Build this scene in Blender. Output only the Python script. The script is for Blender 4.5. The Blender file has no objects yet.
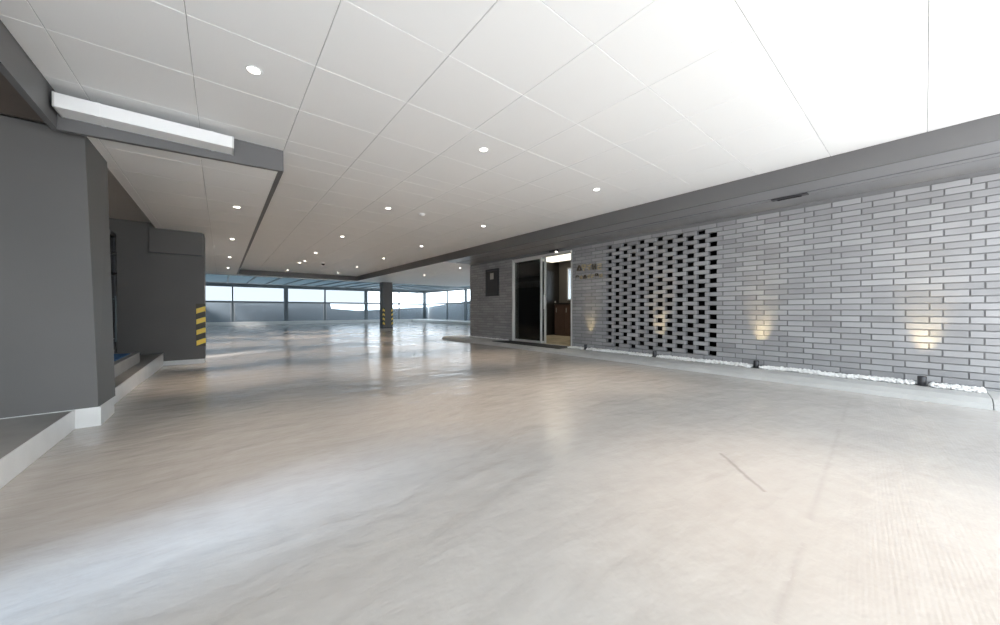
import bpy, bmesh, math, random
from mathutils import Vector, Matrix
rnd = random.Random(7)
sc = bpy.context.scene
C = sc.collection

# ---------------------------------------------------------------- camera
cam_data = bpy.data.cameras.new('camera')
cam_data.sensor_width = 36.0
cam_data.lens = 36.0 * 344.0 / 1000.0
cam_data.shift_y = 0.00075
cam_data.clip_start = 0.02
cam = bpy.data.objects.new('camera', cam_data)
C.objects.link(cam)
cam.location = (0, 0, 0.912)
cam.rotation_euler = (math.radians(90) - 0.008, 0, -math.radians(38.95))
sc.camera = cam

# ---------------------------------------------------------------- world, sun, exposure
SKY = 4.4
w = bpy.data.worlds.new('overcast_sky'); sc.world = w
w.use_nodes = True
bg = w.node_tree.nodes['Background']
bg.inputs[0].default_value = (0.84, 0.93, 1.0, 1)
bg.inputs[1].default_value = SKY
sun_d = bpy.data.lights.new('sun', 'SUN'); sun_d.energy = 29.0; sun_d.angle = math.radians(10)
sun_d.color = (1.0, 0.985, 0.965)
sun = bpy.data.objects.new('sun', sun_d); C.objects.link(sun)
sun.rotation_euler = Vector((math.cos(math.radians(30)) * 0.987, math.cos(math.radians(30)) * 0.16, -math.sin(math.radians(30)))).to_track_quat('-Z', 'Y').to_euler()   # from the left, through the side opening
sun.location = (-12, -4, 8)
DOWN_W = 78.0
DOWN_COL = (1.0, 0.80, 0.62)
UP_W = 24.0
vs = sc.view_settings
vs.view_transform = 'Standard'; vs.look = 'None'; vs.gamma = 1.0; vs.use_curve_mapping = False
vs.exposure = 0.0

# ---------------------------------------------------------------- helpers
def pr(m):
    return m.node_tree.nodes['Principled BSDF']

def mat(name, col, rough=0.5, metal=0.0, spec=0.5, var=0.0, vscale=6.0, bump=0.0, bscale=60.0, coat=0.0):
    m = bpy.data.materials.new(name); m.use_nodes = True
    nt = m.node_tree; p = pr(m)
    p.inputs['Base Color'].default_value = (*col, 1)
    p.inputs['Roughness'].default_value = rough
    p.inputs['Metallic'].default_value = metal
    p.inputs['Specular IOR Level'].default_value = spec
    p.inputs['Coat Weight'].default_value = coat
    tc = nt.nodes.new('ShaderNodeTexCoord')
    n = nt.nodes.new('ShaderNodeTexNoise'); n.inputs['Scale'].default_value = vscale
    n.inputs['Detail'].default_value = 5
    nt.links.new(tc.outputs['Object'], n.inputs['Vector'])
    if var > 0:
        mr = nt.nodes.new('ShaderNodeMapRange')
        mr.inputs[1].default_value = 0.3; mr.inputs[2].default_value = 0.7
        mr.inputs[3].default_value = 1 - var; mr.inputs[4].default_value = 1 + var
        nt.links.new(n.outputs['Fac'], mr.inputs[0])
        mx = nt.nodes.new('ShaderNodeMix'); mx.data_type = 'RGBA'; mx.blend_type = 'MULTIPLY'
        mx.inputs[0].default_value = 1
        mx.inputs[6].default_value = (*col, 1)
        nt.links.new(mr.outputs[0], mx.inputs[7])
        nt.links.new(mx.outputs[2], p.inputs['Base Color'])
    if bump > 0:
        n2 = nt.nodes.new('ShaderNodeTexNoise'); n2.inputs['Scale'].default_value = bscale
        n2.inputs['Detail'].default_value = 4
        nt.links.new(tc.outputs['Object'], n2.inputs['Vector'])
        b = nt.nodes.new('ShaderNodeBump'); b.inputs['Strength'].default_value = bump
        b.inputs['Distance'].default_value = 0.01
        nt.links.new(n2.outputs['Fac'], b.inputs['Height'])
        nt.links.new(b.outputs[0], p.inputs['Normal'])
    return m

def emit_mat(name, col, strength):
    m = bpy.data.materials.new(name); m.use_nodes = True
    p = pr(m)
    p.inputs['Base Color'].default_value = (*col, 1)
    p.inputs['Emission Color'].default_value = (*col, 1)
    p.inputs['Emission Strength'].default_value = strength
    return m

def glass_mat(name, tint, refl=0.08, rough=0.02, graze=0.9):
    m = bpy.data.materials.new(name); m.use_nodes = True
    nt = m.node_tree; nt.nodes.clear()
    out = nt.nodes.new('ShaderNodeOutputMaterial')
    t = nt.nodes.new('ShaderNodeBsdfTransparent'); t.inputs[0].default_value = (*tint, 1)
    g = nt.nodes.new('ShaderNodeBsdfGlossy'); g.inputs['Roughness'].default_value = rough
    lw = nt.nodes.new('ShaderNodeLayerWeight'); lw.inputs['Blend'].default_value = 0.5
    pw = nt.nodes.new('ShaderNodeMath'); pw.operation = 'POWER'; pw.inputs[1].default_value = 5
    nt.links.new(lw.outputs['Facing'], pw.inputs[0])
    ml = nt.nodes.new('ShaderNodeMath'); ml.operation = 'MULTIPLY_ADD'; ml.inputs[1].default_value = graze; ml.inputs[2].default_value = refl
    nt.links.new(pw.outputs[0], ml.inputs[0])
    mx = nt.nodes.new('ShaderNodeMixShader')
    nt.links.new(ml.outputs[0], mx.inputs[0])
    nt.links.new(t.outputs[0], mx.inputs[1]); nt.links.new(g.outputs[0], mx.inputs[2])
    nt.links.new(mx.outputs[0], out.inputs[0])
    return m

def bx(bm, x0, x1, y0, y1, z0, z1, bev=0.0):
    r = bmesh.ops.create_cube(bm, size=1.0)
    vs_ = r['verts']
    for v in vs_:
        v.co = Vector(((x0 + x1) / 2 + v.co.x * (x1 - x0), (y0 + y1) / 2 + v.co.y * (y1 - y0), (z0 + z1) / 2 + v.co.z * (z1 - z0)))
    if bev > 0:
        es = list({e for v in vs_ for e in v.link_edges})
        bmesh.ops.bevel(bm, geom=es, offset=bev, segments=2, affect='EDGES', profile=0.5)
    return vs_

def cyl(bm, x, y, z0, z1, r0, r1=None, seg=24, cap=True):
    r1 = r0 if r1 is None else r1
    a = [bm.verts.new((x + r0 * math.cos(2 * math.pi * i / seg), y + r0 * math.sin(2 * math.pi * i / seg), z0)) for i in range(seg)]
    b = [bm.verts.new((x + r1 * math.cos(2 * math.pi * i / seg), y + r1 * math.sin(2 * math.pi * i / seg), z1)) for i in range(seg)]
    for i in range(seg):
        j = (i + 1) % seg
        bm.faces.new((a[i], a[j], b[j], b[i]))
    if cap:
        bm.faces.new(a[::-1]); bm.faces.new(b)
    return a + b

def lathe(bm, prof, seg=32, x=0, y=0):
    rings = []
    for r, z in prof:
        if r < 1e-6:
            rings.append([bm.verts.new((x, y, z))])
        else:
            rings.append([bm.verts.new((x + r * math.cos(2 * math.pi * i / seg), y + r * math.sin(2 * math.pi * i / seg), z)) for i in range(seg)])
    for A, B in zip(rings, rings[1:]):
        for i in range(seg):
            j = (i + 1) % seg
            if len(A) == 1 and len(B) == 1: continue
            if len(A) == 1: bm.faces.new((A[0], B[j], B[i]))
            elif len(B) == 1: bm.faces.new((A[i], A[j], B[0]))
            else: bm.faces.new((A[i], A[j], B[j], B[i]))

def rod(bm, p0, p1, r, seg=10):
    p0, p1 = Vector(p0), Vector(p1); d = p1 - p0
    q = d.to_track_quat('Z', 'Y')
    vs_ = cyl(bm, 0, 0, 0, d.length, r, seg=seg)
    for v in vs_:
        v.co = q @ v.co + p0

def prism(bm, pts, axis, a0, a1):
    """extrude a polygon of 2D points along an axis ('x','y','z')"""
    def P(p, a):
        return {'x': (a, p[0], p[1]), 'y': (p[0], a, p[1]), 'z': (p[0], p[1], a)}[axis]
    A = [bm.verts.new(P(p, a0)) for p in pts]; B = [bm.verts.new(P(p, a1)) for p in pts]
    n = len(pts)
    for i in range(n):
        bm.faces.new((A[i], A[(i + 1) % n], B[(i + 1) % n], B[i]))
    bm.faces.new(A[::-1]); bm.faces.new(B)
    bmesh.ops.recalc_face_normals(bm, faces=bm.faces[:])

def obj(name, bm, m, parent=None, smooth=False):
    me = bpy.data.meshes.new(name)
    bmesh.ops.recalc_face_normals(bm, faces=bm.faces[:])
    bm.to_mesh(me); bm.free()
    me.materials.append(m)
    if smooth:
        for p in me.polygons: p.use_smooth = True
    o = bpy.data.objects.new(name, me); C.objects.link(o)
    if parent is not None:
        o.parent = parent
    return o

def tag(o, label, cat, group=None, kind=None):
    o['label'] = label; o['category'] = cat
    if group: o['group'] = group
    if kind: o['kind'] = kind
    return o

def thing(name, label, cat, loc=(0, 0, 0), rz=0.0, group=None):
    o = bpy.data.objects.new(name, None); C.objects.link(o)
    o.empty_display_size = 0.1
    o.location = loc; o.rotation_euler = (0, 0, rz)
    return tag(o, label, cat, group)

def struct(name, bm, m, label=None, cat=None):
    o = obj(name, bm, m); o['kind'] = 'structure'
    if label: o['label'] = label
    if cat: o['category'] = cat
    return o

def boxes(*bs, bev=0.0):
    bm = bmesh.new()
    for b in bs: bx(bm, *b, bev=bev)
    return bm

def dup(root, loc, label):
    r = root.copy(); C.objects.link(r); r.location = loc; r['label'] = label
    for ch in list(root.children):
        c = ch.copy(); C.objects.link(c); c.parent = r
        for g in list(ch.children):
            d = g.copy(); C.objects.link(d); d.parent = c
    return r

H0, H1 = 2.365, 2.575          # lowered and raised ceiling heights
P = 0.655                      # ceiling panel module
WX = 6.15                      # brick wall face
FX = 5.12                      # right fascia

# ---------------------------------------------------------------- materials
M = {}
M['dark'] = mat('dark_grey_paint', (0.112, 0.108, 0.104), 0.55, var=0.05, vscale=1.5, bump=0.05, bscale=120)
M['soffit'] = mat('soffit_grey_metal', (0.23, 0.23, 0.237), 0.28, var=0.04, vscale=2)
M['fascia'] = mat('fascia_grey_metal', (0.13, 0.128, 0.13), 0.42, var=0.04, vscale=2)
M['white'] = mat('white_upstand_paint', (0.74, 0.74, 0.73), 0.35, var=0.05, vscale=5)
M['ceil'] = mat('white_ceiling_panel', (0.89, 0.89, 0.885), 0.5, var=0.01, vscale=0.7)
M['ceilback'] = mat('ceiling_joint', (0.35, 0.35, 0.35), 0.8)
M['brown'] = mat('brown_soffit', (0.12, 0.095, 0.08), 0.6, var=0.05)
M['alcove'] = mat('mid_grey_soffit', (0.48, 0.465, 0.45), 0.55)
M['slab'] = mat('grey_slab_paint', (0.30, 0.295, 0.285), 0.5, var=0.12, vscale=4, bump=0.1, bscale=90)
M['kerb'] = mat('kerb_concrete', (0.50, 0.50, 0.49), 0.45, var=0.08, vscale=3, bump=0.12, bscale=70)
M['mortar'] = mat('mortar', (0.19, 0.19, 0.195), 0.9, bump=0.3, bscale=150)
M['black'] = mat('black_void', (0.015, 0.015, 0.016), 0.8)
M['rubber'] = mat('black_rubber', (0.035, 0.033, 0.032), 0.8, bump=0.4, bscale=300)
M['silver'] = mat('brushed_silver', (0.70, 0.70, 0.69), 0.35, metal=0.35)
M['darkmetal'] = mat('dark_metal', (0.06, 0.06, 0.065), 0.4, metal=0.6)
M['yellow'] = mat('yellow_reflector', (0.95, 0.68, 0.09), 0.35)
M['blackstripe'] = mat('black_guard_rubber', (0.07, 0.065, 0.045), 0.5)
M['pebble'] = mat('white_pebble', (0.92, 0.92, 0.91), 0.6, var=0.1, vscale=30)
M['bronze'] = mat('bronze_letter', (0.50, 0.42, 0.28), 0.35, metal=0.5)
M['darkbronze'] = mat('dark_bronze_letter', (0.13, 0.11, 0.085), 0.4, metal=0.5)
M['blue'] = mat('blue_mat', (0.05, 0.15, 0.34), 0.9, var=0.15, vscale=30, bump=0.5, bscale=250)
M['rightwall'] = mat('pale_grey_render', (0.50, 0.51, 0.525), 0.6, var=0.08, vscale=0.8)
M['fence'] = mat('grey_fence_panel', (0.30, 0.322, 0.345), 0.35, var=0.12, vscale=0.8)
M['post'] = mat('fence_post_metal', (0.14, 0.17, 0.19), 0.4, metal=0.3)
M['lens'] = emit_mat('downlight_lens', (1.0, 0.93, 0.82), 12.0)
M['uplens'] = emit_mat('uplight_lens', (1.0, 0.78, 0.4), 5.0)
M['lobbylamp'] = emit_mat('lobby_light_panel', (1.0, 0.93, 0.76), 2.0)
M['doorglass'] = glass_mat('dark_door_glass', (0.45, 0.47, 0.48), 0.05)
M['tinted'] = glass_mat('added_filter_glass', (0.39, 0.46, 0.54), 0.03)  # for the added glazing that weakens the sun in the side gap
M['sheet'] = glass_mat('milky_sheet', (0.50, 0.515, 0.53), 0.02, 0.3, 0.1)
M['clear'] = glass_mat('fence_glass', (0.88, 0.92, 0.95), 0.02, 0.3, 0.25)
M['canopy'] = None

def canopy_mat():
    m = bpy.data.materials.new('smoked_polycarbonate'); m.use_nodes = True
    p = pr(m)
    p.inputs['Base Color'].default_value = (0.20, 0.25, 0.28, 1)
    p.inputs['Roughness'].default_value = 0.5
    nt = m.node_tree
    t = nt.nodes.new('ShaderNodeBsdfTranslucent'); t.inputs[0].default_value = (0.20, 0.25, 0.28, 1)
    mx = nt.nodes.new('ShaderNodeMixShader'); mx.inputs[0].default_value = 0.55
    out = nt.nodes['Material Output']
    nt.links.new(p.outputs[0], mx.inputs[1]); nt.links.new(t.outputs[0], mx.inputs[2])
    nt.links.new(mx.outputs[0], out.inputs[0])
    return m
M['canopy'] = canopy_mat()

def brick_mat():
    m = mat('grey_brick', (0.31, 0.31, 0.318), 0.6, bump=0.25, bscale=110)
    nt = m.node_tree; p = pr(m)
    geo = nt.nodes.new('ShaderNodeNewGeometry')
    tc = nt.nodes.new('ShaderNodeTexCoord')
    n = nt.nodes.new('ShaderNodeTexNoise'); n.inputs['Scale'].default_value = 2.2; n.inputs['Detail'].default_value = 6
    nt.links.new(tc.outputs['Object'], n.inputs['Vector'])
    ad = nt.nodes.new('ShaderNodeMath'); ad.operation = 'ADD'
    nt.links.new(geo.outputs['Random Per Island'], ad.inputs[0]); nt.links.new(n.outputs['Fac'], ad.inputs[1])
    cr = nt.nodes.new('ShaderNodeMapRange')
    cr.inputs[1].default_value = 0.3; cr.inputs[2].default_value = 1.7
    cr.inputs[3].default_value = 0.80; cr.inputs[4].default_value = 1.22
    nt.links.new(ad.outputs[0], cr.inputs[0])
    mx = nt.nodes.new('ShaderNodeMix'); mx.data_type = 'RGBA'; mx.blend_type = 'MULTIPLY'; mx.inputs[0].default_value = 1
    mx.inputs[6].default_value = (0.31, 0.31, 0.318, 1)
    nt.links.new(cr.outputs[0], mx.inputs[7])
    nt.links.new(mx.outputs[2], p.inputs['Base Color'])
    return m
M['brick'] = brick_mat()

def floor_mat():
    m = bpy.data.materials.new('epoxy_floor'); m.use_nodes = True
    nt = m.node_tree; p = pr(m); N = nt.nodes.new; L = nt.links.new
    tc = N('ShaderNodeTexCoord')
    def noise(scale, detail=4, dist=0.0, vec=None):
        n = N('ShaderNodeTexNoise'); n.inputs['Scale'].default_value = scale
        n.inputs['Detail'].default_value = detail; n.inputs['Distortion'].default_value = dist
        L(vec if vec is not None else tc.outputs['Object'], n.inputs['Vector']); return n
    def math_(op, a, b=None, clamp=False):
        q = N('ShaderNodeMath'); q.operation = op; q.use_clamp = clamp
        for k, v in ((0, a), (1, b)):
            if v is None: continue
            if isinstance(v, (int, float)): q.inputs[k].default_value = v
            else: L(v, q.inputs[k])
        return q.outputs[0]
    sep = N('ShaderNodeSeparateXYZ'); L(tc.outputs['Object'], sep.inputs[0])
    X, Y = sep.outputs[0], sep.outputs[1]
    # base colour: worn beige grey epoxy
    n1 = noise(0.6, 5, 0.0); n2 = noise(9, 6, 0.0)
    s = math_('ADD', math_('MULTIPLY', n1.outputs['Fac'], 0.7), math_('MULTIPLY', n2.outputs['Fac'], 0.3))
    cr = N('ShaderNodeValToRGB')
    cr.color_ramp.elements[0].position = 0.3; cr.color_ramp.elements[0].color = (0.42, 0.388, 0.358, 1)
    cr.color_ramp.elements[1].position = 0.7; cr.color_ramp.elements[1].color = (0.51, 0.485, 0.458, 1)
    L(s, cr.inputs[0])
    # cracks: distance to segments
    def seg(ax, ay, bx_, by, wid):
        dx, dy = bx_ - ax, by - ay; ln = math.hypot(dx, dy); dx /= ln; dy /= ln
        wob = math_('MULTIPLY', math_('SUBTRACT', noise(7, 3).outputs['Fac'], 0.5), 0.03)
        d = math_('ABSOLUTE', math_('ADD', math_('ADD', math_('MULTIPLY', math_('SUBTRACT', X, ax), -dy), math_('MULTIPLY', math_('SUBTRACT', Y, ay), dx)), wob))
        t = math_('ADD', math_('MULTIPLY', math_('SUBTRACT', X, ax), dx), math_('MULTIPLY', math_('SUBTRACT', Y, ay), dy))
        inside = math_('MULTIPLY', math_('GREATER_THAN', t, 0.0), math_('LESS_THAN', t, ln))
        return math_('MULTIPLY', math_('SUBTRACT', 1.0, math_('DIVIDE', d, wid), True), inside)
    c1 = seg(2.47, 0.82, 2.12, 0.5, 0.016)
    c2 = seg(4.9, 0.48, 1.25, 0.27, 0.02)
    brk = math_('GREATER_THAN', noise(4, 2).outputs['Fac'], 0.47)
    crack = math_('ADD', c1, math_('MULTIPLY', math_('MULTIPLY', c2, brk), 0.3), True)
    mx = N('ShaderNodeMix'); mx.data_type = 'RGBA'
    L(math_('MULTIPLY', crack, 0.55), mx.inputs[0]); L(cr.outputs[0], mx.inputs[6]); mx.inputs[7].default_value = (0.25, 0.22, 0.2, 1)
    L(mx.outputs[2], p.inputs['Base Color'])
    # roughness
    mr = N('ShaderNodeMapRange'); mr.inputs[1].default_value = 0.3; mr.inputs[2].default_value = 0.7
    mr.inputs[3].default_value = 0.11; mr.inputs[4].default_value = 0.25
    L(noise(1.3, 5, 0.0).outputs['Fac'], mr.inputs[0]); L(mr.outputs[0], p.inputs['Roughness'])
    p.inputs['Specular IOR Level'].default_value = 0.5
    # relief: trowel undulation + grit + broom ripples near the front right
    mp = N('ShaderNodeMapping'); mp.inputs['Rotation'].default_value = (0, 0, math.radians(20)); mp.inputs['Scale'].default_value = (1.0, 2.2, 1)
    L(tc.outputs['Object'], mp.inputs[0])
    und = noise(2.6, 4, 0.2, mp.outputs[0])
    grit = noise(40, 3, 0.5)
    wv = N('ShaderNodeTexWave'); wv.wave_type = 'BANDS'; wv.bands_direction = 'Y'
    wv.inputs['Scale'].default_value = 21.0; wv.inputs['Distortion'].default_value = 1.6; wv.inputs['Detail'].default_value = 2; wv.inputs['Detail Scale'].default_value = 1.0
    mp2 = N('ShaderNodeMapping'); mp2.inputs['Rotation'].default_value = (0, 0, math.radians(-5))
    L(tc.outputs['Object'], mp2.inputs[0]); L(mp2.outputs[0], wv.inputs['Vector'])
    # mask: in front of the crack line (Y below it)
    line = math_('SUBTRACT', math_('ADD', math_('MULTIPLY', math_('SUBTRACT', X, 1.25), 0.0575), 0.24), Y)
    mask = math_('MULTIPLY', math_('MULTIPLY', line, 6.0, True), math_('GREATER_THAN', X, 0.9))
    h = math_('ADD', math_('ADD', math_('MULTIPLY', und.outputs['Fac'], 1.1), math_('MULTIPLY', grit.outputs['Fac'], 0.05)),
              math_('MULTIPLY', math_('MULTIPLY', wv.outputs['Fac'], mask), 0.030))
    b = N('ShaderNodeBump'); b.inputs['Strength'].default_value = 0.4; b.inputs['Distance'].default_value = 0.03
    L(math_('SUBTRACT', h, math_('MULTIPLY', crack, 0.1)), b.inputs['Height']); L(b.outputs[0], p.inputs['Normal'])
    return m
M['floor'] = floor_mat()
M['ground'] = mat('outdoor_concrete', (0.56, 0.56, 0.56), 0.7, var=0.08, vscale=1.0)

# ================================================================ SETTING
# floor of the parking bay, and the open yard in front of it
def fall(x, y):
    return -0.085 * math.exp(-((y - 8.6) / 2.2) ** 2 - ((x + 0.4) / 1.3) ** 2)
bm = bmesh.new()
gx = [-3.3 + 0.4 * k for k in range(16)] + [3.3, 5.0, 8.0, 16.0]
gy = [-1.6, 0.0, 1.5, 3.0] + [3.4 + 0.4 * k for k in range(30)] + [16.0, 20.0, 30.0]
gv = [[bm.verts.new((x, y, fall(x, y))) for y in gy] for x in gx]
for a, b in zip(gv, gv[1:]):
    for k in range(len(gy) - 1):
        bm.faces.new((a[k], b[k], b[k + 1], a[k + 1]))
me = bpy.data.meshes.new('floor'); bm.to_mesh(me); bm.free(); me.materials.append(M['floor'])
for p_ in me.polygons: p_.use_smooth = True
fo = bpy.data.objects.new('floor', me); C.objects.link(fo); fo['kind'] = 'structure'
struct('floor', boxes((-3.3, 16, -1.6, 30, -0.3, -0.12)), M['ground'])
struct('floor', boxes((-30, 40, -30, -1.6, -0.12, -0.002), (-30, -3.3, -1.6, 30, -0.12, -0.002)), M['ground'], 'pale concrete yard in front of the parking bay', 'yard')

def panels(x0, x1, y0, y1, z, skip=None):
    """chamfered square panels with an open joint between them (one mesh)"""
    bm = bmesh.new(); g, c = 0.0010, 0.0026
    xs = [x0] + [0.505 + P * k for k in range(-8, 30) if x0 + 0.02 < 0.505 + P * k < x1 - 0.02] + [x1]
    ys = [y0] + [P * k for k in range(-8, 60) if y0 + 0.02 < P * k < y1 - 0.02] + [y1]
    for a, b in zip(xs, xs[1:]):
        for cc, d in zip(ys, ys[1:]):
            dz = rnd.uniform(-0.0007, 0.0007)
            o = [bm.verts.new(q) for q in ((a + g, cc + g, z + c + 0.002), (b - g, cc + g, z + c + 0.002), (b - g, d - g, z + c + 0.002), (a + g, d - g, z + c + 0.002))]
            i = [bm.verts.new(q) for q in ((a + g + c, cc + g + c, z + dz), (b - g - c, cc + g + c, z - dz), (b - g - c, d - g - c, z + dz), (a + g + c, d - g - c, z - dz))]
            bm.faces.new(i[::-1])
            for k in range(4):
                bm.faces.new((o[k], i[k], i[(k + 1) % 4], o[(k + 1) % 4]))
    return bm

YF = 17.40      # far fascia
YE = 18.05      # far edge of the slab
YC = 4.22       # cross fascia
YB = -1.6       # front edge of the building
# raised ceiling: two rectangles that make an L
struct('ceiling', panels(-0.98, FX, YB, YC, H1), M['ceil'])
struct('ceiling', panels(0.505, FX, YC, YF, H1), M['ceil'])
# lowered ceilings: left strip, far strip, right strip
struct('ceiling', panels(-0.9, 0.505, YC, YF, H0), M['ceil'])
struct('ceiling', panels(-3.0, -0.9, 9.15, YF, H0), M['ceil'])
struct('ceiling', panels(-3.0, 11.3, YF, YE, H0), M['ceil'])
struct('ceiling', panels(FX, 11.3, 9.05, YF, H0), M['ceil'])
# slab body above (keeps sky light out)
struct('ceiling', boxes((-3.3, 11.3, YB, YE, H1 + 0.012, H1 + 0.5)), M['ceilback'])
struct('ceiling', boxes((-0.895, 0.49, YC + 0.02, YE, H0 + 0.008, H1 + 0.1), (-3.3, -0.895, 8.65, YE, H0 + 0.008, H1 + 0.1), (FX + 0.02, 11.3, 9.05, YE, H0 + 0.008, H1 + 0.1), (0.49, FX + 0.02, YF + 0.03, YE, H0 + 0.008, H1 + 0.1)), M['ceilback'])
# brown soffit on the near left, outside the raised bay
struct('ceiling', boxes((-3.3, -1.02, YB, YC + 0.08, H0 + 0.002, H1 + 0.1)), M['brown'])
# fascias
bm = bmesh.new()
prism(bm, [(YB, H0 - 0.003), (2.6, H0 - 0.003), (YC, H0 - 0.055), (YC, H1 + 0.01), (YB, H1 + 0.01)], 'x', -1.02, -0.98)
struct('trim_1', bm, M['fascia'])
bm = bmesh.new()
prism(bm, [(-1.02, H0 - 0.055), (0.45, H0 - 0.003), (0.507, H0 - 0.003), (0.507, H1 + 0.01), (-1.02, H1 + 0.01)], 'y', YC, YC + 0.045)
struct('trim_2', bm, M['fascia'])
struct('trim_3', boxes((0.462, 0.507, YC + 0.045, YF, H0 - 0.004, H1 + 0.01)), M['fascia'])
struct('trim_4', boxes((0.507, FX, YF, YF + 0.045, H0 - 0.003, H1 + 0.01)), M['fascia'])
struct('trim_5', boxes((FX, FX + 0.045, YB, YF, H0 - 0.003, H1 + 0.01)), M['fascia'])
# dark soffit along the brick wall, with a long rail slot
bm = boxes((FX + 0.045, 5.56, YB, 9.05, H0, H0 + 0.05), (5.585, 5.68, YB, 9.05, H0 - 0.004, H0 + 0.05), (5.71, WX + 0.12, YB, 9.05, H0, H0 + 0.05),
           (5.55, 5.72, YB, 9.05, H0 + 0.05, H0 + 0.08))
struct('trim_6', bm, M['soffit'], 'dark grey soffit with a rail slot along the brick wall', 'soffit')
struct('ceiling', boxes((FX + 0.04, WX + 0.12, YB, 9.05, H0 + 0.08, H1 + 0.1), (WX + 0.12, 9.2, YB, 4.4, H0, H1 + 0.1), (WX + 0.12, 9.2, 4.4, 9.05, 2.57, H1 + 0.1)), M['ceilback'])

# ---------------------------------------------------------------- brick wall
BL, BG, CH = 0.255, 0.0115, 0.0735       # brick length, joint, course
Z0 = 0.042
NC = 32
DY0, DY1 = 5.02, 7.08                     # doorway
SY0, SY1 = 2.10, 2.10 + 11 * 0.1737 + 0.128   # perforated screen outer hole edges
HS = 0.1737                               # hole column spacing
def brick(bm, y0, y1, z0, z1, depth=0.09):
    if y1 - y0 < 0.012: return
    j = rnd.uniform(-0.0025, 0.0025); t = rnd.uniform(-0.0012, 0.0012); bv = 0.0028
    xf = WX + j; xb = WX + depth
    o = [(y0, z0), (y1, z0), (y1, z1), (y0, z1)]
    i = [(y0 + bv, z0 + bv), (y1 - bv, z0 + bv), (y1 - bv, z1 - bv), (y0 + bv, z1 - bv)]
    B = [bm.verts.new((xb, *q)) for q in o]; O = [bm.verts.new((xf + bv, *q)) for q in o]
    I = [bm.verts.new((xf + (t if k in (0, 3) else -t), *q)) for k, q in enumerate(i)]
    bm.faces.new(I)
    for k in range(4):
        l = (k + 1) % 4
        bm.faces.new((O[k], O[l], I[l], I[k])); bm.faces.new((B[k], B[l], O[l], O[k]))
    bm.faces.new(B)
wb = bmesh.new()
def wall_run(y0, y1, zc, off):
    """stretchers from y0 to y1 in a course, snapped to the running pattern"""
    per = BL + BG
    k = math.floor((y0 - off) / per)
    y = off + k * per
    while y < y1:
        a, b = max(y, y0), min(y + BL, y1)
        if b - a > 0.03: brick(wb, a, b, zc, zc + CH - BG)
        y += per
HOLE0 = 2.10                     # near edge of hole column 12
HW = 0.128                                # hole width
PER = BL + BG
def row_holes(c):
    return [(HOLE0 + k * HS, HOLE0 + k * HS + HW) for k in range(12) if k % 2 == c % 2] if 2 <= c <= 29 else []
for c in range(NC):
    zc = Z0 + c * CH
    ztop = zc + CH - BG
    if ztop > H0: break
    par = c % 2
    first_h = HOLE0 + par * HS
    last_h = HOLE0 + (10 + par) * HS + HW
    ya, yb_ = first_h - BL, last_h + BL
    jit = rnd.uniform(-0.004, 0.004)
    hs = row_holes(c)
    door = zc < 2.27
    if hs:
        wall_run(YB, ya - BG + jit * 0, zc, ya - PER)
        y = ya
        for h0, h1 in hs:
            brick(wb, y, h0, zc, ztop); y = h1
        brick(wb, y, yb_, zc, ztop)
        wall_run(yb_ + BG, DY0 if door else 9.13, zc, yb_ + BG)
    else:
        wall_run(YB, DY0 if door else 9.13, zc, ya - PER + jit)
    if door: wall_run(DY1, 9.13, zc, yb_ + BG + jit)
wr = struct('wall_right', wb, M['brick'], 'grey long-brick wall with a perforated brick screen', 'wall')
# mortar backing (raked joints)
JX = WX + 0.010
bm = boxes((JX, WX + 0.12, YB, SY0 - 0.02, 0.0, H0), (JX, WX + 0.12, SY1 + 0.02, DY0, 0.0, H0),
           (JX, WX + 0.12, SY0 - 0.02, SY1 + 0.02, 0.0, Z0 + 2 * CH - 0.006), (JX, WX + 0.12, SY0 - 0.02, SY1 + 0.02, Z0 + 30 * CH - 0.006, H0),
           (JX, WX + 0.12, DY1, 9.125, 0.0, H0), (JX, WX + 0.12, DY0, DY1, 2.285, H0))
struct('wall_right', bm, M['mortar'])
# mortar beds of the screen: one thin bed between each two courses
bm = bmesh.new()
for c in range(2, 31):
    zc = Z0 + c * CH
    hh = sorted(row_holes(c) + row_holes(c - 1))
    y = SY0 - 0.02
    for h0, h1 in hh:
        if h0 - y > 0.003: bx(bm, WX + 0.010, WX + 0.088, y, h0, zc - BG, zc)
        y = max(y, h1)
    if SY1 + 0.02 > y: bx(bm, WX + 0.010, WX + 0.088, y, SY1 + 0.02, zc - BG, zc)
struct('wall_right', bm, M['mortar'])
# dark void behind the screen, service room
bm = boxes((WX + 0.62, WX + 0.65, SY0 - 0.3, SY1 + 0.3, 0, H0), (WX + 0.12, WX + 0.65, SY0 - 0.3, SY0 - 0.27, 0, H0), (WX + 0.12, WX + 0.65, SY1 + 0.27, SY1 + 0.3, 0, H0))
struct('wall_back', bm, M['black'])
# building mass: near room and far end so no light leaks
bm = boxes((WX + 0.12, 9.2, YB, YB + 0.1, 0, H0), (9.1, 9.2, YB, 7.0, 0, H0), (WX + 0.12, 9.2, 9.0, 9.12, 0, H0))
struct('wall_back', bm, M['dark'])

# raised kerb along the wall
bm = bmesh.new()
prism(bm, [(5.48, 0.0), (5.50, 0.045), (5.60, 0.085), (WX + 0.12, 0.085), (WX + 0.12, 0.0)], 'y', -0.395, 9.75)
struct('trim_7', bm, M['kerb'], 'pale concrete kerb along the foot of the brick wall', 'kerb')
bm = bmesh.new()
prism(bm, [(5.48, 0.0), (5.50, 0.045), (5.60, 0.085), (WX + 0.12, 0.085), (WX + 0.12, 0.0)], 'y', YB, -0.401)
struct('trim_8', bm, M['kerb'], 'pale concrete kerb beyond the dark joint at the near end', 'kerb')

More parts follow.
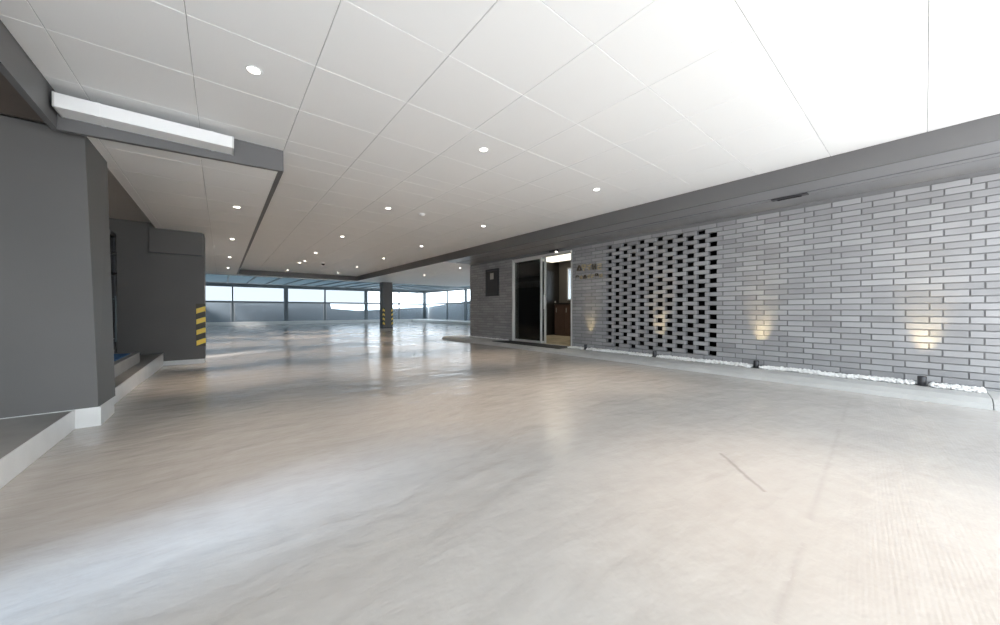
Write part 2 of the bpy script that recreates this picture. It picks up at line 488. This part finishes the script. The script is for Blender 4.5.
# pebbles
def pebbles(name, y0, y1, x0, x1, n, label):
    bm = bmesh.new()
    ico = bmesh.new(); bmesh.ops.create_icosphere(ico, subdivisions=1, radius=1)
    base = [v.co.copy() for v in ico.verts]; faces = [[v.index for v in f.verts] for f in ico.faces]; ico.free()
    for _ in range(n):
        y = rnd.uniform(y0, y1)
        if min(abs(y - q) for q in (4.52, 3.03, 1.53, 0.02)) < 0.055: continue
        x = x0 + (x1 - x0) * rnd.random() + 0.015 * math.sin(y * 7)
        x = min(x, WX - 0.012)
        r = rnd.uniform(0.010, 0.018)
        sx, sy, sz = r * rnd.uniform(0.8, 1.3), r * rnd.uniform(0.8, 1.3), r * rnd.uniform(0.6, 0.9)
        z = 0.085 + sz * 0.6 + rnd.uniform(0, 0.02)
        R = Matrix.Rotation(rnd.uniform(0, 6.28), 3, 'Z')
        vv = [bm.verts.new(Vector((x, y, z)) + R @ Vector((q.x * sx, q.y * sy, q.z * sz))) for q in base]
        for f in faces: bm.faces.new([vv[i] for i in f])
    o = obj(name, bm, M['pebble'], smooth=True)
    tag(o, label, 'pebbles', kind='stuff')
pebbles('white_pebbles', -0.38, 4.96, 5.925, 6.14, 6500, 'strip of white pebbles along the foot of the perforated brick wall')
pebbles('white_pebbles', 7.2, 9.1, 6.07, 6.14, 700, 'short strip of white pebbles under the dark notice board, left of the glass door')

# ---------------------------------------------------------------- left side
# near wall block with corner
bm = bmesh.new()
top = [(-3.3, 4.288), (-0.872, 4.36), (-0.868, 5.05), (-3.3, 5.05)]
botm = [(-3.3, 4.04), (-0.764, 4.115), (-0.745, 4.55), (-3.3, 4.55)]
A = [bm.verts.new((x, y, 0.15)) for x, y in botm]; Bv = [bm.verts.new((x, y, H0 + 0.004)) for x, y in top]
for i in range(4): bm.faces.new((A[i], A[(i + 1) % 4], Bv[(i + 1) % 4], Bv[i]))
bm.faces.new(A[::-1]); bm.faces.new(Bv)
struct('wall_left', bm, M['dark'])
# white upstand under it + raised slab edge
bm = boxes((-3.3, -0.752, 4.115, 4.55, -0.02, 0.1495))
struct('baseboard_left', bm, M['white'])
struct('floor', boxes((-3.3, -0.892, YB, 4.115, 0.0, 0.142)), M['slab'], 'grey raised slab in front of the near left wall', 'slab')
struct('baseboard_left', boxes((-0.892, -0.885, YB, 4.115, 0.0, 0.148), bev=0.001), M['white'])
# side wall beyond the frame on the left, with a gap that lets daylight in
struct('wall_left', boxes((-3.3, -3.2, YB, 1.05, 0.142, H0 + 0.01), (-3.3, -3.2, 1.60, 4.03, 0.142, H0 + 0.01)), M['dark'])
w2 = struct('added_sun_filter', boxes((-3.28, -3.22, 1.05, 1.09, 0.142, H0), (-3.28, -3.22, 1.56, 1.60, 0.142, H0), (-3.28, -3.22, 1.09, 1.56, 0.142, 0.18), (-3.28, -3.22, 1.09, 1.56, H0 - 0.04, H0)), M['darkmetal'])  # added unseen glazing, dims the sun streak coming through the gap
obj('pane', boxes((-3.255, -3.245, 1.09, 1.56, 0.18, H0 - 0.04)), M['tinted'], w2)
# alcove between the wall and the far left pier
struct('ceiling', boxes((-3.0, -0.90, 4.3, 8.62, 2.46, 2.57), (-0.905, -0.897, 4.3, 8.6, H0 - 0.003, 2.46)), M['alcove'])               # alcove soffit
struct('floor', boxes((-2.2, -0.83, 4.55, 8.585, -0.1, 0.142)), M['slab'], 'lower step of the entrance alcove', 'step')
struct('baseboard_left', boxes((-0.83, -0.82, 4.55, 8.585, -0.1, 0.144)), M['white'])
struct('floor', boxes((-2.2, -0.955, 4.6, 7.35, 0.142, 0.29), bev=0.004), M['slab'], 'upper landing of the entrance alcove under a blue mat', 'step')
# far left pier
bm = boxes((-2.2, -0.255, 8.6, 9.15, -0.01, H0 + 0.004), (-2.2, -0.9, 8.6, 9.15, H0, 2.46))
struct('wall_left', bm, M['dark'])
struct('baseboard_left', boxes((-0.83, -0.252, 8.585, 9.16, -0.1, 0.0)), M['white'])
struct('wall_left', boxes((-3.0, -2.9, 9.15, 27, 0.0, H0 + 0.004), (-2.3, -2.2, 4.5, 9.0, 0, H0)), M['dark'])

# box boxed out at the top of the pier (service duct cover)
t = thing('duct_cover', 'dark grey box casing at the top of the far left pier', 'casing', (-0.63, 8.6, 1.94))
obj('casing', boxes((-0.355, 0.352, -0.07, 0.0, 0.0, H0 - 1.94), bev=0.004), M['dark'], t)
obj('edge_strip', boxes((-0.358, 0.354, -0.074, 0.0, -0.012, 0.0)), M['darkmetal'], t)

# corner guard with yellow bars on the far left pier
def corner_guard(name, label, loc, rz, h, wdt, n=4):
    t = thing(name, label, 'corner guard', loc, rz, 'striped corner guards')
    bm = bmesh.new()   # an L section: one leg along -x, one along +y
    prism(bm, [(-wdt, 0.0), (-wdt, -0.008), (-0.004, -0.012), (0.012, -0.004), (0.008, wdt), (0.0, wdt), (0.0, 0.0)], 'z', 0, h)
    obj('rubber_guard', bm, M['blackstripe'], t)
    pitch = h / n
    for k in range(n):
        z = pitch * (k + 0.28)
        bm = bmesh.new()
        hh = pitch * 0.46; sl = pitch * 0.22
        vs_ = []
        for (x, y, s) in ((-wdt + 0.008, -0.0105, -sl), (-0.006, -0.0135, 0.0), (0.0135, -0.004, 0.02 * 0), (0.0105, wdt - 0.008, -sl)):
            vs_.append((bm.verts.new((x, y, z + s)), bm.verts.new((x, y, z + s + hh))))
        for a, b in zip(vs_, vs_[1:]):
            bm.faces.new((a[0], b[0], b[1], a[1]))
        r = bmesh.ops.extrude_face_region(bm, geom=bm.faces[:])
        for v in [g for g in r['geom'] if isinstance(g, bmesh.types.BMVert)]:
            v.co.x -= 0.004; v.co.y += 0.004
        s = obj('reflective_bar', bm, M['yellow'], t); s['label'] = 'slanted yellow reflective bar'
    return t
corner_guard('corner_guard', 'black corner guard with four yellow bars on the far left pier', (-0.255, 8.6, 0.24), 0.0, 0.80, 0.125)

# free-standing pillar
t = thing('pillar', 'free-standing dark grey square pillar at the far end of the bay', 'pillar', (6.4, 17.4, 0))
obj('shaft', boxes((0, 0.5, 0, 0.5, 0.0, H0 + 0.004), bev=0.006), M['dark'], t)
obj('foot_band', boxes((-0.006, 0.506, -0.006, 0.506, 0.0, 0.06)), M['darkmetal'], t)
corner_guard('corner_guard', 'black guard with yellow bars on the pillar corner nearest the camera', (6.4, 17.4, 0.16), math.radians(-90), 0.90, 0.085)
corner_guard('corner_guard', 'black guard with yellow bars on the right corner of the pillar', (6.9, 17.4, 0.16), 0.0, 0.90, 0.085)

# alcove door (seen edge-on past the wall corner)
t = thing('glass_entrance_door', 'dark framed glass door deep in the left alcove', 'door', (-1.38, 8.1, 0.15))
obj('frame', boxes((-0.05, 0.0, -0.9, -0.84, 0, 2.05), (-0.05, 0.0, 0.43, 0.49, 0, 2.05), (-0.05, 0.0, -0.9, 0.49, 1.99, 2.05), (-0.05, 0.0, -0.9, 0.49, 0, 0.10)), M['darkmetal'], t)
obj('glass_pane', boxes((-0.03, -0.02, -0.84, 0.43, 0.10, 1.99)), M['doorglass'], t)
bm = bmesh.new()
rod(bm, (0.0, -0.75, 1.55), (0.0, 0.45, 1.72), 0.018); rod(bm, (0.0, -0.75, 1.2), (0.0, 0.45, 1.38), 0.018)
obj('inclined_bar', bm, M['darkmetal'], t)  # two dark inclined bars across the glass
bm = bmesh.new(); rod(bm, (0.03, 0.22, 0.25), (0.03, 0.22, 1.0), 0.014); rod(bm, (0.0, 0.22, 0.3), (0.03, 0.22, 0.3), 0.008); rod(bm, (0.0, 0.22, 0.95), (0.03, 0.22, 0.95), 0.008)
obj('pull_handle', bm, M['post'], t)

# blue mat on the landing
bm = bmesh.new()
bx(bm, -1.33, -1.02, 5.5, 7.15, 0.29, 0.302, bev=0.004)
t = obj('door_mat', bm, M['blue']); tag(t, 'blue mat lying on the landing of the left alcove', 'mat')

# ---------------------------------------------------------------- far boundary
FY = 26.2; SX = 13.1
def fence_run(p0, p1, xs, label, name='boundary_fence', sheets=0):
    p0, p1 = Vector((*p0, 0)), Vector((*p1, 0)); d = p1 - p0; ln = d.length
    t = thing(name, label, 'fence', p0, math.atan2(d.y, d.x), 'boundary fences')
    obj('kerb', boxes((0, ln, -0.09, 0.09, 0, 0.22), bev=0.01), M['white'], t)
    obj('mid_rail', boxes((0, ln, -0.04, 0.04, 1.38, 1.49), bev=0.006), M['post'], t)
    obj('top_beam', boxes((0, ln, -0.06, 0.06, 2.34, 2.42), (0, ln, -0.02, 0.02, 2.42, 2.54), (0, ln, -0.06, 0.06, 2.54, 2.66)), M['post'], t)
    n = len(xs) - 1
    if sheets:
        bm = bmesh.new(); rod(bm, (13.1, 0.06, 1.95), (14.6, 0.06, 2.40), 0.025); obj('brace', bm, M['post'], t)
    for k, x in enumerate(xs):
        wd = 0.045 if k % 2 else 0.12
        obj('post', boxes((max(0, x - wd), min(ln, x + wd), -0.05, 0.05, 0.20, 2.56)), M['post'], t)
    for k in range(n):
        a, b = xs[k] + 0.12, xs[k + 1] - 0.12
        if sheets and k < sheets: obj('upper_sheet', boxes((xs[k] + 0.05, xs[k + 1] - 0.05, -0.008, 0.008, 1.49, 2.34)), M['sheet'], t)['label'] = 'milky translucent sheet'
        f = obj('glass_panel', boxes((a, b, -0.008, 0.008, 0.24, 1.37)), M['clear'], t)
    return t
fence_run((-1.9, FY), (SX + 0.1, FY), (0, 2.4, 5.15, 7.46, 10.25, 12.8, 15.0), 'grey railed glass fence across the far end of the bay', sheets=4)
struct('trim_9', boxes((11.95, SX - 0.1, 9.5, FY - 0.1, 0.0, 0.19), bev=0.01), M['white'], 'white raised kerb platform along the far right fence', 'kerb')
fence_run((SX, FY - 0.13), (SX, 9.5), (0, 3.6, 6.1, 9.2, 12.3, 16.5), 'grey railed glass fence running along the far right side')

# retaining wall of the neighbouring plot, right behind the fence
bm = bmesh.new()
prism(bm, [(-4, 0), (-4, 1.44), (6.0, 1.42), (6.1, 1.05), (7.4, 0.95), (8.0, 0.9), (13.65, 1.22), (13.65, 0)], 'y', FY + 0.5, FY + 0.8)
struct('wall_back', bm, M['fence'])
bm = bmesh.new()
prism(bm, [(FY + 0.6, 0), (FY + 0.6, 1.22), (20.0, 1.62), (9.0, 1.8), (9.0, 0)], 'x', SX + 0.6, SX + 0.9)
struct('wall_right', bm, M['rightwall'], 'grey retaining wall behind the far right fence', 'wall')

# canopy between slab edge and the fence
t = thing('lean_to_canopy', 'smoked blue-grey lean-to canopy between the slab edge and the far fence', 'canopy', (0, 0, 0))
bm = bmesh.new()
prism(bm, [(YE + 0.02, 2.45), (YE + 0.02, 2.462), (FY - 0.08, 2.602), (FY - 0.08, 2.59)], 'x', -3.0, SX - 0.1)
obj('roof_sheet', bm, M['canopy'], t)
for k in range(17):
    x = -2.6 + k * 0.95
    bm = bmesh.new()
    prism(bm, [(YE + 0.02, 2.39), (YE + 0.02, 2.449), (FY - 0.09, 2.589), (FY - 0.09, 2.53)], 'x', x - 0.025, x + 0.025)
    obj('rafter', bm, M['post'], t)
bm = bmesh.new()
t = thing('side_canopy', 'flat grey canopy strip over the far right fence', 'canopy', (0, 0, 0))
obj('roof_sheet', boxes((11.36, SX - 0.07, 9.5, YE, 2.62, 2.65)), M['canopy'], t)
obj('edge_beam', boxes((11.3, 11.36, 9.5, YE, 2.58, 2.68)), M['post'], t)
# pale blue neighbour beyond the right fence
t = thing('neighbour_building', 'pale blue neighbouring building glimpsed over the far right fence', 'building', (19.0, 27.0, 0))
M['nb'] = mat('pale_blue_cladding', (0.34, 0.46, 0.56), 0.6, var=0.08, vscale=0.6)
obj('wall', boxes((0, 4, -7.5, 0.0, 0, 6.5)), M['nb'], t)
obj('window', boxes((-0.04, 0.0, -4.6, -3.2, 1.9, 2.9), bev=0.01), M['white'], t)

# ---------------------------------------------------------------- lobby behind the door
LC = 2.55
M['wood'] = mat('dark_wood_panel', (0.022, 0.02, 0.019), 0.35, var=0.2, vscale=3)
M['lobbywall'] = mat('taupe_lobby_wall', (0.11, 0.10, 0.09), 0.6, var=0.04)
M['stone'] = mat('lobby_stone_floor', (0.50, 0.43, 0.31), 0.25, var=0.25, vscale=5)
M['redwood'] = mat('reddish_wood', (0.085, 0.052, 0.040), 0.4, var=0.15, vscale=4)
struct('floor', boxes((WX + 0.12, 8.95, 4.4, 8.3, 0.0, 0.10)), M['stone'])
struct('ceiling', boxes((WX + 0.12, 9.1, 4.4, 8.3, LC, LC + 0.02)), M['ceil'])
struct('wall_back', boxes((WX + 0.12, 9.1, 7.87, 7.97, 0.1, LC)), M['wood'])
struct('wall_back', boxes((WX + 0.12, 9.1, 4.4, 4.5, 0.1, LC)), M['wood'])
bm = boxes((8.95, 9.05, 7.5, 7.87, 0.1, LC), (8.95, 9.05, 4.5, 6.3, 0.1, LC), (8.95, 9.05, 6.3, 7.5, 0.1, 1.25), (8.95, 9.05, 6.3, 7.5, 2.33, LC))
struct('wall_right', bm, M['lobbywall'])
w1 = struct('window_1', boxes((8.93, 9.06, 7.45, 7.5, 1.25, 2.33), (8.93, 9.06, 6.3, 6.35, 1.25, 2.33), (8.93, 9.06, 6.88, 6.92, 1.25, 2.33), (8.93, 9.06, 6.3, 7.5, 1.25, 1.29), (8.93, 9.06, 6.3, 7.5, 2.29, 2.33)), M['silver'])
g = obj('pane', boxes((8.985, 8.995, 6.33, 7.47, 1.27, 2.31)), M['clear'], w1)
# lobby door leaf with a small plate
t = thing('flush_door', 'dark flush door at the back of the lobby', 'door', (8.40, 7.868, 0.1))
obj('leaf', boxes((-0.45, 0.45, -0.04, 0.0, 0.0, 2.1), bev=0.004), M['wood'], t)
h = obj('handle_plate', boxes((0.28, 0.34, -0.052, -0.04, 0.98, 1.13), bev=0.003), M['silver'], t); h['label'] = 'pale metal handle plate'
bm = bmesh.new(); rod(bm, (0.31, -0.05, 1.05), (0.31, -0.09, 1.05), 0.012); rod(bm, (0.31, -0.09, 1.05), (0.21, -0.09, 1.05), 0.01)
obj('lever', bm, M['silver'], h)
# low cabinet under the window
t = thing('low_cabinet', 'reddish-brown low cabinet under the lobby window', 'cabinet', (8.72, 7.26, 0.1))
obj('carcass', boxes((-0.2, 0.22, -0.9, 0.42, 0.0, 1.02), bev=0.005), M['redwood'], t)
obj('counter_top', boxes((-0.24, 0.22, -0.93, 0.45, 1.02, 1.06), bev=0.004), M['wood'], t)
for k in range(2):
    d = obj('cabinet_door', boxes((-0.222, -0.2, -0.42 + 0.415 * k, -0.02 + 0.415 * k, 0.06, 0.98), bev=0.004), M['redwood'], t)
    bm = bmesh.new(); rod(bm, (-0.235, -0.1 + 0.415 * k, 0.75), (-0.235, -0.1 + 0.415 * k, 0.9), 0.006)
    obj('knob', bm, M['silver'], d)
# lobby ceiling lamp
t = thing('ceiling_light_panel', 'bright warm light panel in the lobby ceiling behind the glass door', 'ceiling light', (7.7, 6.7, LC - 0.03))
obj('housing', boxes((-0.95, 0.95, -1.25, 1.25, 0.01, 0.03), bev=0.003), M['white'], t)
obj('diffuser', boxes((-0.92, 0.92, -1.22, 1.22, 0.0, 0.012)), M['lobbylamp'], t)

# sliding glass door
d1 = struct('door_1', boxes((WX - 0.01, WX + 0.13, DY1 - 0.045, DY1, 0.085, 2.285), (WX - 0.01, WX + 0.13, DY0, DY0 + 0.03, 0.085, 2.285), (WX - 0.012, WX + 0.13, DY0 + 0.03, DY1 - 0.045, 2.235, 2.285)), M['silver'], 'silver framed sliding glass entrance door, half open', 'door')
def leaf(y0, y1, x, nm):
    f = obj(nm, boxes((x, x + 0.035, y0, y0 + 0.045, 0.1, 2.235), (x, x + 0.035, y1 - 0.045, y1, 0.1, 2.235), (x, x + 0.035, y0 + 0.045, y1 - 0.045, 2.20, 2.235), (x, x + 0.035, y0 + 0.045, y1 - 0.045, 0.1, 0.15)), M['silver'], d1)
    obj('glass', boxes((x + 0.012, x + 0.022, y0 + 0.045, y1 - 0.045, 0.15, 2.20)), M['doorglass'], f)
    return f
leaf(5.99, DY1 - 0.045, WX + 0.01, 'fixed_panel')
sl = leaf(5.905, 6.95, WX + 0.065, 'sliding_panel')
bm = bmesh.new(); rod(bm, (WX + 0.045, 5.93, 0.95), (WX + 0.045, 5.93, 1.3), 0.010)
obj('handle', bm, M['silver'], sl)
# sensor over the door
t = thing('door_sensor', 'small dark motion sensor over the glass door with a tiny bright lamp', 'sensor', (WX, 5.55, 2.325))
obj('body', boxes((-0.05, 0.0, -0.13, 0.13, -0.025, 0.02), bev=0.006), M['darkmetal'], t)
bm = bmesh.new(); lathe(bm, [(0, -0.012), (0.016, -0.010), (0.02, 0.0), (0, 0.002)], 16, -0.03, -0.08)
for v in bm.verts: v.co.z -= 0.026
obj('indicator', bm, M['lens'], t)
# entrance mat: follows the skewed outline
bm = bmesh.new()
prism(bm, [(5.62, 4.95), (6.12, 4.98), (6.12, 7.1), (5.62, 7.3)], 'z', 0.085, 0.097)
o = obj('entrance_mat', bm, M['rubber']); tag(o, 'dark entrance mat on the kerb in front of the sliding glass door', 'mat')

# notice board left of the door
t = thing('notice_board', 'dark framed notice board on the brick wall left of the door', 'notice board', (WX, 7.94, 1.73))
obj('frame', boxes((-0.045, 0.0, -0.30, -0.25, -0.40, 0.39), (-0.045, 0.0, 0.25, 0.30, -0.40, 0.39), (-0.045, 0.0, -0.25, 0.25, 0.34, 0.39), (-0.045, 0.0, -0.25, 0.25, -0.40, -0.34), bev=0.003), M['darkmetal'], t)
M['board'] = mat('board_face', (0.035, 0.033, 0.033), 0.35)
obj('board', boxes((-0.02, 0.0, -0.25, 0.25, -0.34, 0.34)), M['board'], t)
M['paper'] = mat('pale_sheet', (0.45, 0.43, 0.40), 0.6)
p_ = obj('notice_sheet', boxes((-0.026, -0.02, -0.06, 0.10, 0.09, 0.27), bev=0.002), M['paper'], t); p_['label'] = 'small pale sheet'

# raised sign on the bricks right of the door
t = thing('wall_sign', 'two rows of small bronze raised characters on the brick wall right of the door', 'sign', (WX, 4.56, 1.78))
def strokes(y, z, s, segs):
    bm = bmesh.new()
    for (a, b, c_, d) in segs:
        p0 = Vector((0, -a * s, b * s)); p1 = Vector((0, -c_ * s, d * s)); dd = (p1 - p0); L_ = dd.length; dd.normalize()
        n_ = Vector((0, -dd.z, dd.y)) * s * 0.09
        q = [p0 + n_, p1 + n_, p1 - n_, p0 - n_]
        F = [bm.verts.new(v + Vector((-0.03, y, z))) for v in q]; K = [bm.verts.new(v + Vector((-0.002, y, z))) for v in q]
        bm.faces.new(F); bm.faces.new(K[::-1])
        for i in range(4): bm.faces.new((F[i], F[(i + 1) % 4], K[(i + 1) % 4], K[i]))
    return bm
G1 = [[(.05, .1, .5, 1), (.5, 1, .95, .1), (.1, .12, .9, .12)], [(.1, .55, .1, 1), (.1, 1, .7, 1), (.7, 1, .7, .55), (.1, .55, .7, .55), (.4, .5, .4, 0)],
      [(.1, .9, .45, .7), (.45, .7, .9, 1), (.1, .4, .9, .4), (.5, .4, .5, 0)], [(.2, 0, .2, .9), (.7, 0, .7, .9), (.2, .45, .45, .45)], [(.1, .8, .8, .8), (.15, .45, .8, .45), (.15, 0, .15, .45), (.15, 0, .8, 0)]]
for k, g_ in enumerate(G1):
    obj('character', strokes(0.31 - k * 0.132, 0.0, 0.125, g_), M['bronze'] if k in (1, 2, 4) else M['darkbronze'], t)
for k in range(7):
    g_ = G1[(k * 2 + 1) % 5][: 3 + k % 2]
    obj('character', strokes(0.34 - k * 0.102, -0.18, 0.085, g_), M['darkbronze'] if k in (0, 2, 5) else M['bronze'], t)

# ---------------------------------------------------------------- lamps
def downlight(loc, label, first=[None]):
    if first[0] is None:
        t = thing('downlight', label, 'downlight', loc, 0, 'recessed ceiling downlights')
        bm = bmesh.new(); lathe(bm, [(0.042, 0.004), (0.050, 0.0), (0.050, -0.003), (0.044, -0.006), (0.038, -0.005), (0.036, 0.002)], 32)
        obj('trim_ring', bm, M['ceil'], t, True)
        bm = bmesh.new(); lathe(bm, [(0, -0.012), (0.020, -0.0105), (0.037, -0.002)], 28)
        obj('lens', bm, M['lens'], t, True)
        first[0] = t
    else:
        t = dup(first[0], loc, label)
    ld = bpy.data.lights.new('downlight_lamp', 'SPOT'); ld.energy = DOWN_W; ld.color = DOWN_COL
    ld.spot_size = math.radians(64); ld.spot_blend = 0.95; ld.shadow_soft_size = 0.04
    lo = bpy.data.objects.new('downlight_lamp', ld); C.objects.link(lo); lo.parent = t; lo.location = (0, 0, -0.02)
    return t
ordn = ['nearest', 'second', 'third', 'fourth', 'fifth', 'sixth']
downlight((0.18, 2.93, H1), 'lit downlight alone on the near left of the raised ceiling, before the white light box')
for k, y in enumerate((2.88, 5.5, 8.25, 11.05, 13.7, 16.5)):
    downlight((2.11, y, H1), f'lit downlight in the middle row of the raised ceiling, {ordn[k]} one in view')
for k, y in enumerate((2.85, 5.48, 8.18, 10.85, 13.65, 16.4)):
    downlight((4.01, y, H1), f'lit downlight in the row beside the right-hand dark fascia, {ordn[k]} one in view')
for k, y in enumerate((6.08, 8.85, 11.9, 14.9)):
    downlight((0.17, y, H0), f'lit downlight in the lowered left strip of ceiling, {ordn[k]} one from the front')
downlight((6.45, 12.9, H0), 'farther of two lit downlights past the corner of the brick building')
downlight((6.33, 10.0, H0), 'nearer of two lit downlights past the corner of the brick building')
for x, nm in ((2.11, 'middle'),):
    downlight((x, 0.15, H1), f'lit downlight overhead at the open front of the {nm} ceiling row')

downlight((2.17, 13.1, H1), 'lit downlight close before the fifth downlight of the middle row')
t = thing('smoke_detector', 'white round smoke detector between two downlights of the raised ceiling', 'smoke detector', (2.68, 5.45, H1))
bm = bmesh.new(); lathe(bm, [(0.055, 0.004), (0.055, -0.012), (0.05, -0.016)], 28); obj('base', bm, M['ceil'], t, True)
bm = bmesh.new(); lathe(bm, [(0.042, -0.014), (0.040, -0.032), (0.025, -0.042), (0, -0.043)], 28); obj('sensor_head', bm, M['white'], t, True)
t = thing('dome_camera', 'small dark dome camera on the far part of the raised ceiling', 'camera', (2.75, 13.2, H1))
bm = bmesh.new(); lathe(bm, [(0.07, 0.004), (0.07, -0.03), (0.06, -0.035)], 28); obj('base', bm, M['ceil'], t, True)
bm = bmesh.new(); lathe(bm, [(0.055, -0.033), (0.05, -0.065), (0.03, -0.085), (0, -0.09)], 28); obj('dome', bm, M['board'], t, True)

# long white light box on the cross fascia
t = thing('linear_light_box', 'long white box light fixed to the dark cross fascia', 'light box', (-0.43, YC, 2.412))
M['boxwhite'] = mat('white_powder_coat', (0.90, 0.90, 0.90), 0.35)
obj('housing', boxes((-0.525, 0.518, -0.19, 0.0, 0.0, 0.105), bev=0.003), M['boxwhite'], t)
for x in (-0.31, 0.37):  # raised bands stand in for ceiling joints reflected on the box
    obj('reflection_band', boxes((x - 0.012, x + 0.012, -0.1925, 0.0, -0.002, 0.1065)), M['boxwhite'], t)
for x in (-0.525, 0.518):
    obj('end_cap', boxes((x - 0.006, x + 0.006, -0.192, 0.0, -0.002, 0.107), bev=0.002), M['silver'], t)

# uplights in the pebbles
first = None
for k, (y, lb) in enumerate(((4.52, 'small dark uplight in the pebbles beside the glass door'), (3.03, 'small dark uplight in the pebbles in front of the perforated screen'),
                             (1.53, 'small dark uplight in the pebbles just right of the perforated screen'), (0.02, 'small dark uplight at the near right end of the pebble strip'))):
    if first is None:
        t = thing('garden_uplight', lb, 'uplight', (5.99, y, 0.085), 0, 'wall uplights'); first = t
        bm = bmesh.new(); lathe(bm, [(0.0, 0.0), (0.03, 0.0), (0.034, 0.004), (0.034, 0.10), (0.031, 0.104), (0.028, 0.104), (0.026, 0.092)], 28)
        obj('body', bm, M['darkmetal'], t, True)
        bm = bmesh.new(); lathe(bm, [(0.0, 0.090), (0.027, 0.090)], 24); obj('lens', bm, M['uplens'], t)
        bm = bmesh.new(); lathe(bm, [(0.0, -0.01), (0.008, -0.01), (0.045, 0.004), (0.045, 0.012), (0.034, 0.014)], 24); obj('foot', bm, M['darkmetal'], t, True)
    else:
        t = dup(first, (5.99, y, 0.085), lb)
    ld = bpy.data.lights.new('uplight_lamp', 'SPOT'); ld.energy = UP_W; ld.color = (1.0, 0.77, 0.40)
    ld.spot_size = math.radians(38); ld.spot_blend = 1.0; ld.shadow_soft_size = 0.025
    lo = bpy.data.objects.new('uplight_lamp', ld); C.objects.link(lo); lo.parent = t; lo.location = (0, -0.02, 0.125)
    dirv = Vector((0.15, 0.0, 0.56)); lo.rotation_euler = dirv.to_track_quat('-Z', 'Y').to_euler()

# short dark rail carriage in the soffit slot
t = thing('rail_carriage', 'short dark rail carriage in the soffit slot above the bricks', 'rail fitting', (5.63, 1.1, H0 - 0.004))
obj('plate', boxes((-0.05, 0.05, -0.18, 0.18, -0.012, 0.0), bev=0.002), M['darkmetal'], t)
bm = bmesh.new(); rod(bm, (0, -0.12, -0.02), (0, 0.12, -0.02), 0.008); obj('pin', bm, M['darkmetal'], t)
